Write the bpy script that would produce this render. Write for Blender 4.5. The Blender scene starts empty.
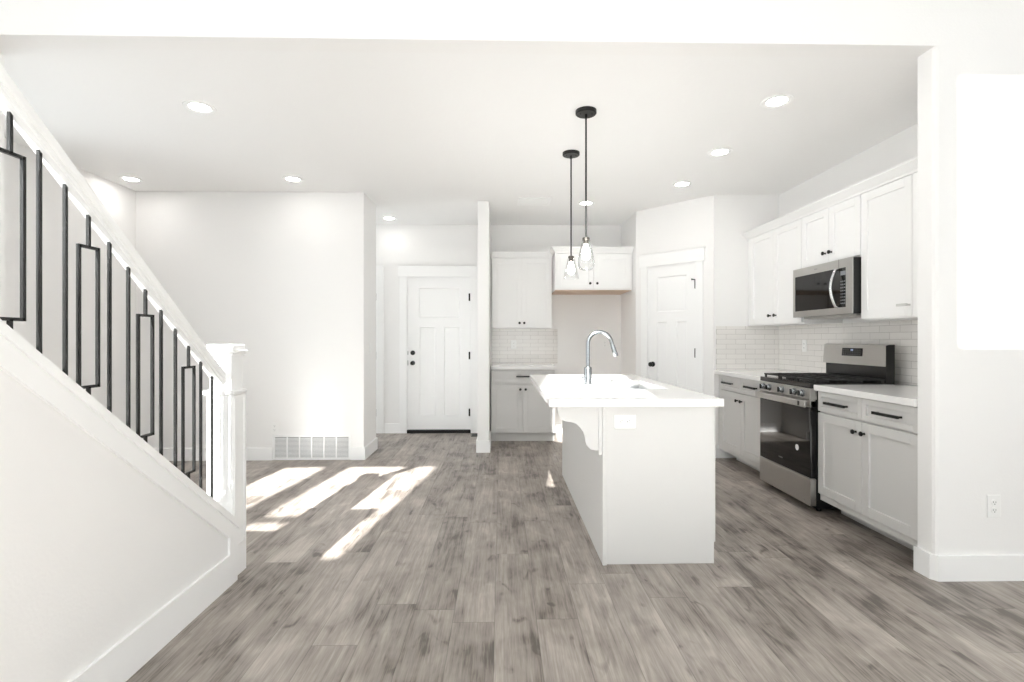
import bpy, bmesh, math, random
from math import sin, cos, pi, radians, atan2, hypot
from mathutils import Vector, Matrix
random.seed(7)
S = bpy.context.scene
C = S.collection

# ------------------------------------------------------------------ camera
cam_d = bpy.data.cameras.new('camera')
cam = bpy.data.objects.new('camera', cam_d); C.objects.link(cam)
cam.location = (0, 0, 1.238)
cam.rotation_euler = (radians(90), 0, -0.0205)
cam_d.lens = 18.0; cam_d.sensor_width = 36.0; cam_d.sensor_fit = 'HORIZONTAL'
cam_d.shift_y = -2.0/1024
cam_d.clip_start = 0.02; cam_d.clip_end = 200
S.camera = cam

# ------------------------------------------------------------------ world, sun, exposure
SKY = 5.2
SUN = 31.0
DOWNLIGHT = 48.0
EXPOSURE = -0.05
w = bpy.data.worlds.new('sky'); S.world = w; w.use_nodes = True
bgn = w.node_tree.nodes['Background']
bgn.inputs[0].default_value = (0.93, 0.965, 1.0, 1); bgn.inputs[1].default_value = SKY
sun_d = bpy.data.lights.new('sun', 'SUN'); sun_d.energy = SUN; sun_d.angle = radians(0.53)
sun_d.color = (1.0, 0.985, 0.97)
sun = bpy.data.objects.new('sun', sun_d); C.objects.link(sun)
sun_dir = Vector((0.138, 1.0, -0.62)).normalized()
sun.rotation_euler = sun_dir.to_track_quat('-Z', 'Y').to_euler()
sun.location = (0, -8, 8)
S.view_settings.view_transform = 'Standard'
S.view_settings.look = 'None'
S.view_settings.gamma = 1.0
S.view_settings.use_curve_mapping = False
S.view_settings.exposure = EXPOSURE
cy = S.cycles
cy.use_denoising = True
cy.max_bounces = 12; cy.diffuse_bounces = 8; cy.glossy_bounces = 8
cy.transmission_bounces = 8; cy.transparent_max_bounces = 12
cy.sample_clamp_indirect = 25.0
cy.blur_glossy = 0.0

# ------------------------------------------------------------------ mesh helpers
class MB:
    def __init__(self): self.bm = bmesh.new()
    def box(self, x0, x1, y0, y1, z0, z1, b=0.0, seg=1):
        r = bmesh.ops.create_cube(self.bm, size=1.0)
        vs = r['verts']
        for v in vs:
            v.co = Vector(((x0+x1)/2 + v.co.x*(x1-x0), (y0+y1)/2 + v.co.y*(y1-y0), (z0+z1)/2 + v.co.z*(z1-z0)))
        if b > 0:
            es = list({e for v in vs for e in v.link_edges})
            bmesh.ops.bevel(self.bm, geom=es, offset=b, segments=seg, profile=0.5, affect='EDGES')
        return self
    def prism(self, pts, axis, lo, hi):
        def mk(p, t):
            if axis == 'x': return (t, p[0], p[1])
            if axis == 'y': return (p[0], t, p[1])
            return (p[0], p[1], t)
        a = [self.bm.verts.new(mk(p, lo)) for p in pts]
        b = [self.bm.verts.new(mk(p, hi)) for p in pts]
        n = len(pts)
        fs = [self.bm.faces.new(a), self.bm.faces.new(b[::-1])]
        for i in range(n):
            fs.append(self.bm.faces.new((a[i], b[i], b[(i+1) % n], a[(i+1) % n])))
        bmesh.ops.recalc_face_normals(self.bm, faces=fs)
        return self
    def tube(self, pts, r, seg=12, caps=True):
        pts = [Vector(p) for p in pts]
        rs = r if isinstance(r, (list, tuple)) else [r]*len(pts)
        rings = []
        up = Vector((0, 0, 1))
        d0 = (pts[1]-pts[0]).normalized()
        if abs(d0.dot(up)) > 0.95: up = Vector((0, 1, 0))
        nx = d0.cross(up).normalized()
        for i, p in enumerate(pts):
            if i == 0: d = pts[1]-pts[0]
            elif i == len(pts)-1: d = pts[-1]-pts[-2]
            else: d = (pts[i+1]-pts[i]).normalized() + (pts[i]-pts[i-1]).normalized()
            d.normalize()
            nx = (nx - d*nx.dot(d)).normalized()
            ny = d.cross(nx)
            rings.append([self.bm.verts.new(p + (nx*cos(2*pi*k/seg) + ny*sin(2*pi*k/seg))*rs[i]) for k in range(seg)])
        for a, b in zip(rings, rings[1:]):
            for k in range(seg):
                f = self.bm.faces.new((a[k], a[(k+1) % seg], b[(k+1) % seg], b[k])); f.smooth = True
        if caps:
            self.bm.faces.new(rings[0][::-1]); self.bm.faces.new(rings[-1])
        return self
    def lathe(self, prof, c=(0, 0, 0), seg=24, axis='z', close=False):
        c = Vector(c)
        def P(r, t, k):
            a = 2*pi*k/seg
            if axis == 'z': return c + Vector((r*cos(a), r*sin(a), t))
            if axis == 'y': return c + Vector((r*cos(a), t, r*sin(a)))
            return c + Vector((t, r*cos(a), r*sin(a)))
        rings = []
        for r, t in prof:
            if r < 1e-6: rings.append([self.bm.verts.new(P(0, t, 0))])
            else: rings.append([self.bm.verts.new(P(r, t, k)) for k in range(seg)])
        fs = []
        for a, b in zip(rings, rings[1:]):
            for k in range(seg):
                k2 = (k+1) % seg
                if len(a) == 1 and len(b) == 1: continue
                if len(a) == 1: f = self.bm.faces.new((a[0], b[k], b[k2]))
                elif len(b) == 1: f = self.bm.faces.new((a[k], b[0], a[k2]))
                else: f = self.bm.faces.new((a[k], b[k], b[k2], a[k2]))
                f.smooth = True; fs.append(f)
        bmesh.ops.recalc_face_normals(self.bm, faces=fs)
        return self
    def cyl(self, p0, p1, r, seg=16): return self.tube([p0, p1], r, seg)

def obj(name, mb, m, parent=None, loc=None, rotz=None):
    me = bpy.data.meshes.new(name)
    mb.bm.to_mesh(me); mb.bm.free()
    me.materials.append(m)
    o = bpy.data.objects.new(name, me); C.objects.link(o)
    if parent is not None: o.parent = parent
    if loc is not None: o.location = loc
    if rotz is not None: o.rotation_euler = (0, 0, rotz)
    # sharp edges stay sharp on smooth-shaded parts
    if any(p.use_smooth for p in me.polygons):
        me.set_sharp_from_angle(angle=radians(40))
    return o
def thing(name, label, cat, loc=(0, 0, 0), rotz=0, group=None):
    o = bpy.data.objects.new(name, None); C.objects.link(o)
    o.empty_display_size = 0.1
    o.location = loc; o.rotation_euler = (0, 0, rotz)
    return tag(o, label, cat, group)
def tag(o, label, cat, group=None):
    o['label'] = label; o['category'] = cat
    if group: o['group'] = group
    return o
def struct(name, mb, m, label, cat, parent=None, loc=None, rotz=None):
    o = obj(name, mb, m, parent, loc, rotz)
    if parent is None:
        o['kind'] = 'structure'; tag(o, label, cat)
    return o
def dup(root, loc, label, rotz=None, group=None):
    r = root.copy(); C.objects.link(r); r.location = loc
    if rotz is not None: r.rotation_euler = (0, 0, rotz)
    r['label'] = label
    if group: r['group'] = group
    for ch in list(root.children):
        c = ch.copy(); C.objects.link(c); c.parent = r
        for g in list(ch.children):
            d = g.copy(); C.objects.link(d); d.parent = c
    return r

# ------------------------------------------------------------------ materials
def mat(name, col, rough=0.5, metal=0.0, spec=0.5, bump=0.0, bscale=200.0, coat=0.0):
    m = bpy.data.materials.new(name); m.use_nodes = True
    nt = m.node_tree; b = nt.nodes['Principled BSDF']
    b.inputs['Base Color'].default_value = (*col, 1)
    b.inputs['Roughness'].default_value = rough
    b.inputs['Metallic'].default_value = metal
    b.inputs['Specular IOR Level'].default_value = spec
    if coat: b.inputs['Coat Weight'].default_value = coat; b.inputs['Coat Roughness'].default_value = 0.05
    tc = nt.nodes.new('ShaderNodeTexCoord')
    nz = nt.nodes.new('ShaderNodeTexNoise'); nz.inputs['Scale'].default_value = bscale; nz.inputs['Detail'].default_value = 3
    nt.links.new(tc.outputs['Object'], nz.inputs['Vector'])
    mr = nt.nodes.new('ShaderNodeMapRange')
    mr.inputs['To Min'].default_value = max(0.02, rough*0.94); mr.inputs['To Max'].default_value = min(1, rough*1.06)
    nt.links.new(nz.outputs['Fac'], mr.inputs['Value']); nt.links.new(mr.outputs['Result'], b.inputs['Roughness'])
    if bump > 0:
        bp = nt.nodes.new('ShaderNodeBump'); bp.inputs['Strength'].default_value = bump; bp.inputs['Distance'].default_value = 0.002
        nt.links.new(nz.outputs['Fac'], bp.inputs['Height']); nt.links.new(bp.outputs['Normal'], b.inputs['Normal'])
    return m
def brushed(name, col, rough, axis=0, metal=1.0):
    m = mat(name, col, rough, metal)
    nt = m.node_tree; b = nt.nodes['Principled BSDF']
    tc = nt.nodes.new('ShaderNodeTexCoord'); mp = nt.nodes.new('ShaderNodeMapping')
    sc = [400, 400, 400]; sc[axis] = 4; mp.inputs['Scale'].default_value = sc
    nz = nt.nodes.new('ShaderNodeTexNoise'); nz.inputs['Scale'].default_value = 1.0
    nt.links.new(tc.outputs['Object'], mp.inputs['Vector']); nt.links.new(mp.outputs[0], nz.inputs['Vector'])
    bp = nt.nodes.new('ShaderNodeBump'); bp.inputs['Strength'].default_value = 0.08; bp.inputs['Distance'].default_value = 0.001
    nt.links.new(nz.outputs['Fac'], bp.inputs['Height']); nt.links.new(bp.outputs['Normal'], b.inputs['Normal'])
    return m
def emis(name, col, st):
    m = bpy.data.materials.new(name); m.use_nodes = True
    nt = m.node_tree; b = nt.nodes['Principled BSDF']
    b.inputs['Base Color'].default_value = (0.8, 0.8, 0.8, 1)
    b.inputs['Emission Color'].default_value = (*col, 1); b.inputs['Emission Strength'].default_value = st
    return m
def clear_glass(name, tint=(1, 1, 1), rim=0.25, rough=0.02):
    m = bpy.data.materials.new(name); m.use_nodes = True
    nt = m.node_tree; nt.nodes.clear()
    out = nt.nodes.new('ShaderNodeOutputMaterial'); mx = nt.nodes.new('ShaderNodeMixShader')
    tr = nt.nodes.new('ShaderNodeBsdfTransparent'); tr.inputs[0].default_value = (*tint, 1)
    gl = nt.nodes.new('ShaderNodeBsdfGlossy'); gl.inputs['Roughness'].default_value = rough
    fr = nt.nodes.new('ShaderNodeLayerWeight'); fr.inputs['Blend'].default_value = rim
    mu = nt.nodes.new('ShaderNodeMath'); mu.operation = 'MULTIPLY'; mu.inputs[1].default_value = 0.65
    nt.links.new(fr.outputs['Fresnel'], mu.inputs[0]); nt.links.new(mu.outputs[0], mx.inputs[0])
    nt.links.new(tr.outputs[0], mx.inputs[1]); nt.links.new(gl.outputs[0], mx.inputs[2])
    nt.links.new(mx.outputs[0], out.inputs[0])
    return m

WALL = mat('wall_paint', (0.872, 0.865, 0.858), 0.6, spec=0.3, bump=0.25, bscale=90)
CEIL = mat('ceiling_paint', (0.88, 0.877, 0.873), 0.85, spec=0.2, bump=0.6, bscale=35)
TRIM = mat('trim_paint', (0.915, 0.915, 0.912), 0.32, spec=0.5)
UPPER = mat('white_cabinet_paint', (0.89, 0.888, 0.883), 0.38)
LOWER = mat('light_grey_cabinet_paint', (0.67, 0.662, 0.65), 0.4)
BLACK = mat('black_iron', (0.012, 0.012, 0.012), 0.25, spec=0.4)
BLACKM = mat('black_metal', (0.009, 0.009, 0.009), 0.35, spec=0.35)
STEEL = brushed('brushed_stainless', (0.50, 0.49, 0.475), 0.28, 0)
STEELV = brushed('satin_steel', (0.62, 0.62, 0.62), 0.25, 2)
CHROME = mat('chrome', (0.33, 0.345, 0.36), 0.18, 1.0)
GLASSB = mat('black_glass', (0.003, 0.003, 0.003), 0.04, spec=0.38)
QUARTZ = mat('white_quartz', (0.88, 0.875, 0.865), 0.17, spec=0.6)
OUTP = mat('white_plastic', (0.88, 0.88, 0.87), 0.3)
SLOT = mat('dark_slot', (0.05, 0.05, 0.05), 0.5)
CAST = mat('cast_iron', (0.015, 0.015, 0.015), 0.55)
WOOD = mat('bare_plywood', (0.62, 0.47, 0.36), 0.6)
KNOB_GLARE = mat('pale_knob_glare', (0.62, 0.62, 0.60), 0.35, 0.1)  # glare on a pair of dark knobs, put into a pale colour
PANE = clear_glass('window_glass', (0.97, 0.98, 0.97), 0.2)
SHADE = clear_glass('clear_shade_glass', (0.96, 0.965, 0.965), 0.22)
STICK = mat('white_sticker', (0.8, 0.8, 0.8), 0.5)
LENS = emis('lamp_lens', (1.0, 0.975, 0.94), DOWNLIGHT)
BULB = emis('bulb_glow', (1.0, 0.93, 0.84), 30.0)
BLUE = emis('display_blue', (0.1, 0.35, 1.0), 0.35)

def floor_mat():
    m = bpy.data.materials.new('wood_plank_floor'); m.use_nodes = True
    nt = m.node_tree; N = nt.nodes; L = nt.links; b = N['Principled BSDF']
    def mth(op, a, c=None, d=None):
        n = N.new('ShaderNodeMath'); n.operation = op
        for i, v in enumerate((a, c, d)):
            if v is None: continue
            if isinstance(v, (int, float)): n.inputs[i].default_value = v
            else: L.new(v, n.inputs[i])
        return n.outputs[0]
    tc = N.new('ShaderNodeTexCoord'); sp = N.new('ShaderNodeSeparateXYZ'); L.new(tc.outputs['Object'], sp.inputs[0])
    W, LEN = 0.184, 1.22
    xr = mth('DIVIDE', mth('ADD', sp.outputs[0], 0.03), W)
    row = mth('FLOOR', xr); fx = mth('FRACT', xr)
    wn = N.new('ShaderNodeTexWhiteNoise'); wn.noise_dimensions = '1D'; L.new(row, wn.inputs['W'])
    yr = mth('ADD', mth('DIVIDE', sp.outputs[1], LEN), wn.outputs['Value'])
    cell = mth('FLOOR', yr); fy = mth('FRACT', yr)
    cb = N.new('ShaderNodeCombineXYZ'); L.new(row, cb.inputs[0]); L.new(cell, cb.inputs[1])
    w2 = N.new('ShaderNodeTexWhiteNoise'); w2.noise_dimensions = '2D'; L.new(cb.outputs[0], w2.inputs['Vector'])
    rnd = w2.outputs['Value']
    def noise(sx, sy, off, detail, dist=0.0, rough=0.55):
        v = N.new('ShaderNodeCombineXYZ')
        L.new(mth('MULTIPLY_ADD', sp.outputs[0], sx, mth('MULTIPLY', rnd, off)), v.inputs[0])
        L.new(mth('MULTIPLY', sp.outputs[1], sy), v.inputs[1]); L.new(mth('MULTIPLY', rnd, 37.0), v.inputs[2])
        n = N.new('ShaderNodeTexNoise'); n.inputs['Scale'].default_value = 1.0; n.inputs['Detail'].default_value = detail
        n.inputs['Roughness'].default_value = rough; n.inputs['Distortion'].default_value = dist
        L.new(v.outputs[0], n.inputs['Vector']); return n.outputs['Fac']
    g1 = noise(60, 2.2, 11.0, 6, 0.6)          # fine grain
    g2 = noise(13, 1.6, 23.0, 5, 1.6)          # cathedral figure
    g3 = noise(5.0, 3.2, 5.0, 3, 0.4)          # clouds
    kn = noise(14, 6.5, 41.0, 2, 0.8, 0.4)     # knots
    g4 = noise(170, 9.0, 7.0, 4, 0.3)
    t = mth('MULTIPLY_ADD', g1, 0.55, mth('MULTIPLY', g2, 0.75))
    t = mth('ADD', t, mth('MULTIPLY', g4, 0.45))
    t = mth('ADD', t, mth('MULTIPLY', g3, 0.95))
    t = mth('ADD', t, mth('MULTIPLY', rnd, 0.26))
    t = mth('SUBTRACT', t, 0.99)
    kd = N.new('ShaderNodeMapRange'); kd.inputs['From Min'].default_value = 0.64; kd.inputs['From Max'].default_value = 0.80
    L.new(kn, kd.inputs['Value'])
    t = mth('SUBTRACT', t, mth('MULTIPLY', kd.outputs['Result'], 0.32))
    cr = N.new('ShaderNodeValToRGB'); e = cr.color_ramp.elements
    e[0].position = 0.20; e[0].color = (0.115, 0.096, 0.084, 1)
    e[1].position = 0.86; e[1].color = (0.50, 0.45, 0.405, 1)
    k = e.new(0.38); k.color = (0.255, 0.221, 0.195, 1)
    k = e.new(0.62); k.color = (0.365, 0.323, 0.289, 1)
    L.new(t, cr.inputs['Fac'])
    # joints
    def edge(f, wd):
        a = mth('MINIMUM', f, mth('SUBTRACT', 1.0, f))
        r = N.new('ShaderNodeMapRange'); r.inputs['From Min'].default_value = 0.0; r.inputs['From Max'].default_value = wd
        L.new(a, r.inputs['Value']); return r.outputs['Result']
    j = mth('MINIMUM', edge(fx, 0.012), edge(fy, 0.0022))
    mx = N.new('ShaderNodeMix'); mx.data_type = 'RGBA'; mx.blend_type = 'MULTIPLY'; mx.inputs['Factor'].default_value = 1.0
    L.new(cr.outputs['Color'], mx.inputs['A'])
    jm = N.new('ShaderNodeMapRange'); jm.inputs['To Min'].default_value = 0.55; L.new(j, jm.inputs['Value'])
    jc = N.new('ShaderNodeCombineColor')
    for i in range(3): L.new(jm.outputs['Result'], jc.inputs[i])
    L.new(jc.outputs[0], mx.inputs['B'])
    L.new(mx.outputs['Result'], b.inputs['Base Color'])
    b.inputs['Roughness'].default_value = 0.4
    bp = N.new('ShaderNodeBump'); bp.inputs['Strength'].default_value = 0.12; bp.inputs['Distance'].default_value = 0.002
    L.new(mth('MULTIPLY_ADD', g1, 0.5, j), bp.inputs['Height']); L.new(bp.outputs['Normal'], b.inputs['Normal'])
    return m
FLOOR = floor_mat()

def tile_mat():
    m = bpy.data.materials.new('subway_tile'); m.use_nodes = True
    nt = m.node_tree; N = nt.nodes; L = nt.links; b = N['Principled BSDF']
    tc = N.new('ShaderNodeTexCoord'); sp = N.new('ShaderNodeSeparateXYZ'); cb = N.new('ShaderNodeCombineXYZ')
    L.new(tc.outputs['Object'], sp.inputs[0]); L.new(sp.outputs[0], cb.inputs[0]); L.new(sp.outputs[2], cb.inputs[1])
    br = N.new('ShaderNodeTexBrick'); L.new(cb.outputs[0], br.inputs['Vector'])
    br.inputs['Scale'].default_value = 1.0; br.inputs['Brick Width'].default_value = 0.203; br.inputs['Row Height'].default_value = 0.0515
    br.inputs['Mortar Size'].default_value = 0.0013; br.inputs['Mortar Smooth'].default_value = 0.2; br.offset = 0.5
    br.inputs['Color1'].default_value = (0.84, 0.82, 0.795, 1); br.inputs['Color2'].default_value = (0.80, 0.78, 0.755, 1)
    br.inputs['Mortar'].default_value = (0.42, 0.40, 0.38, 1)
    L.new(br.outputs['Color'], b.inputs['Base Color'])
    mr = N.new('ShaderNodeMapRange'); mr.inputs['To Min'].default_value = 0.14; mr.inputs['To Max'].default_value = 0.7
    L.new(br.outputs['Fac'], mr.inputs['Value']); L.new(mr.outputs['Result'], b.inputs['Roughness'])
    bp = N.new('ShaderNodeBump'); bp.inputs['Strength'].default_value = 0.5; bp.inputs['Distance'].default_value = 0.002; bp.invert = True
    L.new(br.outputs['Fac'], bp.inputs['Height']); L.new(bp.outputs['Normal'], b.inputs['Normal'])
    return m
TILE = tile_mat()

# ------------------------------------------------------------------ room shell
HC = 2.743
HG = 5.5
def holes_mb(L, T, z0, z1, holes=()):
    mb = MB()
    xs = sorted({0.0, L} | {h[0] for h in holes} | {h[1] for h in holes})
    for a, b in zip(xs, xs[1:]):
        mid = (a+b)/2
        col = sorted([h for h in holes if h[0] < mid < h[1]], key=lambda h: h[2])
        z = z0
        for h in col:
            if h[2] > z+1e-6: mb.box(a, b, 0, T, z, h[2])
            z = h[3]
        if z < z1-1e-6: mb.box(a, b, 0, T, z, z1)
    return mb
def wall(name, p0, p1, T, z0, z1, label, holes=(), m=None):
    L = hypot(p1[0]-p0[0], p1[1]-p0[1]); a = atan2(p1[1]-p0[1], p1[0]-p0[0])
    return struct(name, holes_mb(L, T, z0, z1, holes), m or WALL, label, 'wall', None, (p0[0], p0[1], 0), a)

struct('floor', MB().box(-4.1, 4.8, -1.75, 7.0, -0.1, 0.0), FLOOR, 'grey brown wood plank floor running towards the back door', 'floor')
cm = MB(); cm.box(-4.05, 3.1, 2.70, 6.95, HC, HC+0.3); cm.box(-4.05, -2.64, 0.9, 2.70, HC, HC+0.3)
struct('ceiling', cm, CEIL, 'white ceiling over the kitchen and dining side with recessed lights', 'ceiling')
struct('ceiling_high', MB().box(-3.5, 4.8, -1.75, 2.70, HG, HG+0.1), CEIL, 'high white ceiling above the near room', 'ceiling')
# near wall: pier on the right plus the header across the opening
pw = MB()
pw.prism([(2.222, 2.60), (2.228, 2.586), (2.242, 2.58), (4.75, 2.58), (4.75, 2.70), (2.242, 2.70), (2.222, 2.69)], 'z', 0, HG)
pw.box(-2.77, 2.242, 2.58, 2.70, HC-0.001, HG)
pw.box(-3.42, -2.77, 2.58, 2.70, HC, HG)
struct('wall_near', pw, WALL, 'bright white wall with a rounded corner framing the wide kitchen opening', 'wall')
# wall behind the camera with the window openings
RW = 4.6; RY = -1.6
rear_windows = []   # (X0, X1, z0, z1, horizontal bars)
rear_windows.append((-2.40, -1.54, 2.80, 4.165, [(3.235, -2.40, -2.12)]))
rear_windows.append((-3.05, -2.60, 2.80, 4.165, []))
rear_windows.append((-0.451, 0.236, 3.654, 5.30, []))
rear_windows.append((1.758, 2.62, 3.80, 5.255, []))
rear_windows.append((-1.2, 1.3, 0.70, 2.05, []))  # unseen opening added as fill light from behind the camera
wall('wall_rear', (RW, RY), (-3.3, RY), 0.15, 0, HG, 'white wall behind the viewer with tall windows',
     [(RW-x1, RW-x0, z0, z1) for x0, x1, z0, z1, _ in rear_windows])
gl_holes = [(-1.1, 0.55, 0.9, 2.7)]  # unseen opening added so the balusters have something bright to reflect
wall('wall_great_left', (-3.3, RY), (-3.3, 0.9), 0.12, 0, HG, 'white outer wall left of the near room',
     [(y0-RY, y1-RY, z0, z1) for y0, y1, z0, z1 in gl_holes])
struct('wall_great_return', MB().box(-4.02, -2.65, 0.78, 0.9, 0, HC), WALL, 'short white return wall closing the dining side', 'wall')
struct('wall_stair_upper', MB().box(-3.42, -2.65, 0.9, 2.58, HC+0.3, HG), WALL, 'white upper wall beside the stairs', 'wall')
right_holes = [(-0.6, 1.0, 0.8, 2.2)]  # unseen opening added to let more sky light into the near room
wall('wall_right', (RW, 2.58), (RW, RY), 0.15, 0, HG, 'white side wall of the near room with an added fill window',
     [(2.58-y1, 2.58-y0, z0, z1) for y0, y1, z0, z1 in right_holes])
wall('wall_stair', (-2.64, 0.9), (-2.64, 2.775), 0.12, 0, HC, 'white wall on the far side of the staircase')
left_holes = [(2.75, 3.85, 0.06, 2.40), (5.88, 6.66, 0.06, 2.30)]  # both unseen openings added to brighten the dining side and the entry
wall('wall_left', (-3.72, 0.9), (-3.72, 6.90), 0.15, 0, HC, 'white side wall at the far left of the dining side',
     [(y0-0.9, y1-0.9, z0, z1) for y0, y1, z0, z1 in left_holes])
struct('wall_dining', MB().box(-3.72, -1.41, 5.28, 5.80, 0, HC, 0.008, 2), WALL, 'long blank white wall with the return air grille', 'wall')
DB = 6.76
DX0, DX1, DH = -1.233, -0.414, 2.045
wall('wall_back', (-3.72, DB), (1.60, DB), 0.14, 0, HC, 'white back wall with the entry door',
     [(DX0+3.72-0.01, DX1+3.72+0.01, 0, DH+0.01), (3.72-2.45, 3.72-1.64, 0, DH+0.01)])
struct('wall_post', MB().box(-0.262, -0.137, 5.59, DB, 0, HC, 0.008, 2), WALL, 'narrow white wall end between the entry and the kitchen', 'wall')
A = (1.585, 6.0); B = (2.213, 5.31)
struct('wall_niche', MB().box(1.590, 1.655, 6.01, DB, 0, HC), WALL, 'white side wall of the fridge alcove', 'wall')
LA = hypot(B[0]-A[0], B[1]-A[1]); AA = atan2(B[1]-A[1], B[0]-A[0])
wall('wall_pantry', A, B, 0.10, 0, HC, 'angled white corner wall holding the pantry door', [(0.160, 0.745, 0, 2.066)])
struct('wall_kitchen_end', MB().box(2.213, 3.05, 5.29, 5.39, 0, HC), WALL, 'short white wall at the far end of the range run', 'wall')
struct('wall_kitchen_right', MB().box(2.9012, 3.05, 2.70, 5.29, 0, HC), WALL, 'white wall behind the range and right cabinets', 'wall')
struct('wall_pantry_inside', MB().box(1.70, 3.0, 6.85, 6.95, 0, HC), WALL, 'white wall inside the closed pantry', 'wall')

# baseboards
BH = 0.13; BT = 0.014
def baseboard(name, p0, p1, label):
    L = hypot(p1[0]-p0[0], p1[1]-p0[1]); a = atan2(p1[1]-p0[1], p1[0]-p0[0])
    mb = MB().prism([(0.0, 0), (-BT, 0), (-BT, BH-0.006), (-BT+0.006, BH), (0.0, BH)], 'x', 0, L)
    return struct(name, mb, TRIM, label, 'baseboard', None, (p0[0], p0[1], 0), a)
nb = MB()
nb.prism([(2.222, 2.70), (2.222-BT, 2.70), (2.222-BT, 2.598), (2.230, 2.58-BT), (4.6, 2.58-BT), (4.6, 2.58), (2.242, 2.58), (2.222, 2.60)], 'z', 0, BH)
struct('baseboard_near', nb, TRIM, 'white baseboard wrapping the near wall corner', 'baseboard')
baseboard('baseboard_dining', (-3.706, 5.28), (-2.338, 5.28), 'white baseboard left of the return air grille')
baseboard('baseboard_dining_corner', (-1.540, 5.28), (-1.41+BT, 5.28), 'short white baseboard right of the return air grille')
baseboard('baseboard_hall', (-1.41, 5.28), (-1.41, 5.80), 'white baseboard on the hall side of the dining wall')
baseboard('baseboard_left', (-3.72, 0.9), (-3.72, 5.28), 'white baseboard along the far left wall')
baseboard('baseboard_back', (-1.53, DB), (DX0-0.10, DB), 'short white baseboard left of the entry door')
baseboard('baseboard_niche_back', (0.645, DB), (1.590, DB), 'white baseboard at the back of the fridge alcove')
baseboard('baseboard_niche_side', (1.590, DB-BT), (1.590, 6.02), 'white baseboard on the side of the fridge alcove')
baseboard('baseboard_kitchen_end', (2.226, 5.29), (2.40, 5.29), 'short white baseboard beside the far base cabinet')
pb = MB()
pb.box(-0.262-BT, -0.137+BT, 5.59-BT, 5.59, 0, BH); pb.box(-0.262-BT, -0.262, 5.59, DB, 0, BH); pb.box(-0.137, -0.137+BT, 5.59, 6.15, 0, BH)
struct('baseboard_post', pb, TRIM, 'white baseboard around the narrow wall end', 'baseboard')
baseboard('baseboard_stair', (-2.64, 2.775), (-2.64, 0.9), 'white baseboard on the wall beyond the stairs')

# windows behind and beside the camera
wn_i = 0
def window(x0, x1, z0, z1, loc, rotz, bars, label, vert=0):
    """local frame: x across, y outwards"""
    global wn_i
    wn_i += 1
    t = thing('window_%d' % wn_i, label, 'window', loc, rotz); t['kind'] = 'structure'
    f = MB(); fw = 0.035
    f.box(x0, x0+fw*0.3, 0.05, 0.11, z0, z1); f.box(x1-fw*0.3, x1, 0.05, 0.11, z0, z1)
    f.box(x0, x1, 0.05, 0.11, z0, z0+0.01); f.box(x0, x1, 0.05, 0.11, z1-0.01, z1)
    for b, xa, xb in bars: f.box(RW-xb, RW-xa, 0.05, 0.11, b-0.024, b+0.024)
    for i in range(vert):
        xm = x0+(x1-x0)*(i+1)/(vert+1); f.box(xm-0.02, xm+0.02, 0.06, 0.11, z0, z1)
    obj('window_frame', f, TRIM, t)
    obj('window_pane', MB().box(x0+0.01, x1-0.01, 0.078, 0.082, z0+0.01, z1-0.01), PANE, t)
    # daylight portal in the opening
    d = bpy.data.lights.new('daylight_portal', 'AREA'); d.shape = 'RECTANGLE'
    d.size = x1-x0; d.size_y = z1-z0; d.cycles.is_portal = True
    p = bpy.data.objects.new('daylight_portal', d); C.objects.link(p); p.parent = t
    p.location = ((x0+x1)/2, 0.14, (z0+z1)/2); p.rotation_euler = (radians(-90), 0, 0)
wl = ['tall upper window above the stairs side', 'narrow upper window beside the stairs', 'tall upper window above the added fill window',
      'upper window high on the right', 'added wide lower fill window']
for (x0, x1, z0, z1, bars), lb in zip(rear_windows, wl):
    window(RW-x1, RW-x0, z0, z1, (RW, RY, 0), pi, bars, lb + ' in the wall behind the viewer', 1 if x1-x0 > 1.2 else 0)
for (y0, y1, z0, z1), lb in zip(right_holes, ('added fill window in the right side wall of the near room',)):
    window(2.58-y1, 2.58-y0, z0, z1, (RW, 2.58, 0), -pi/2, [], lb, 1)
for (y0, y1, z0, z1), lb in zip(left_holes, ('added fill window in the far left wall of the dining side', 'added fill window at the end of the hidden hall')):
    window(y0-0.9, y1-0.9, z0, z1, (-3.72, 0.9, 0), pi/2, [], lb)

for y0, y1, z0, z1 in gl_holes:
    window(y0-RY, y1-RY, z0, z1, (-3.3, RY, 0), pi/2, [], 'window added in the outer left wall for reflections in the balusters')

# ------------------------------------------------------------------ interior doors
def door_slab(w, z0, z1, panels, T=0.035, rec=0.011):
    """front face at y=0, x 0..w; panels are recessed rectangles (x0,x1,z0,z1)"""
    mb = MB()
    mb.box(0, w, rec, T, z0, z1)
    for p in panels:
        x0, x1, a, b = p
        # sloped inner edge of each recess
        fr = 0.010
    xs = sorted({0.0, w} | {p[0] for p in panels} | {p[1] for p in panels})
    for a, b in zip(xs, xs[1:]):
        mid = (a+b)/2
        col = sorted([p for p in panels if p[0] < mid < p[1]], key=lambda p: p[2])
        z = z0
        for p in col:
            if p[2] > z: mb.box(a, b, 0, rec, z, p[2])
            z = p[3]
        if z < z1: mb.box(a, b, 0, rec, z, z1)
    for x0, x1, a, b in panels:
        f = 0.009
        mb.prism([(x0, 0), (x0+f, rec), (x0, rec)], 'z', a, b)
        mb.prism([(x1, 0), (x1-f, rec), (x1, rec)], 'z', a, b)
        mb.prism([(0, a), (rec, a+f), (rec, a)], 'x', x0, x1)
        mb.prism([(0, b), (rec, b-f), (rec, b)], 'x', x0, x1)
    return mb
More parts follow.
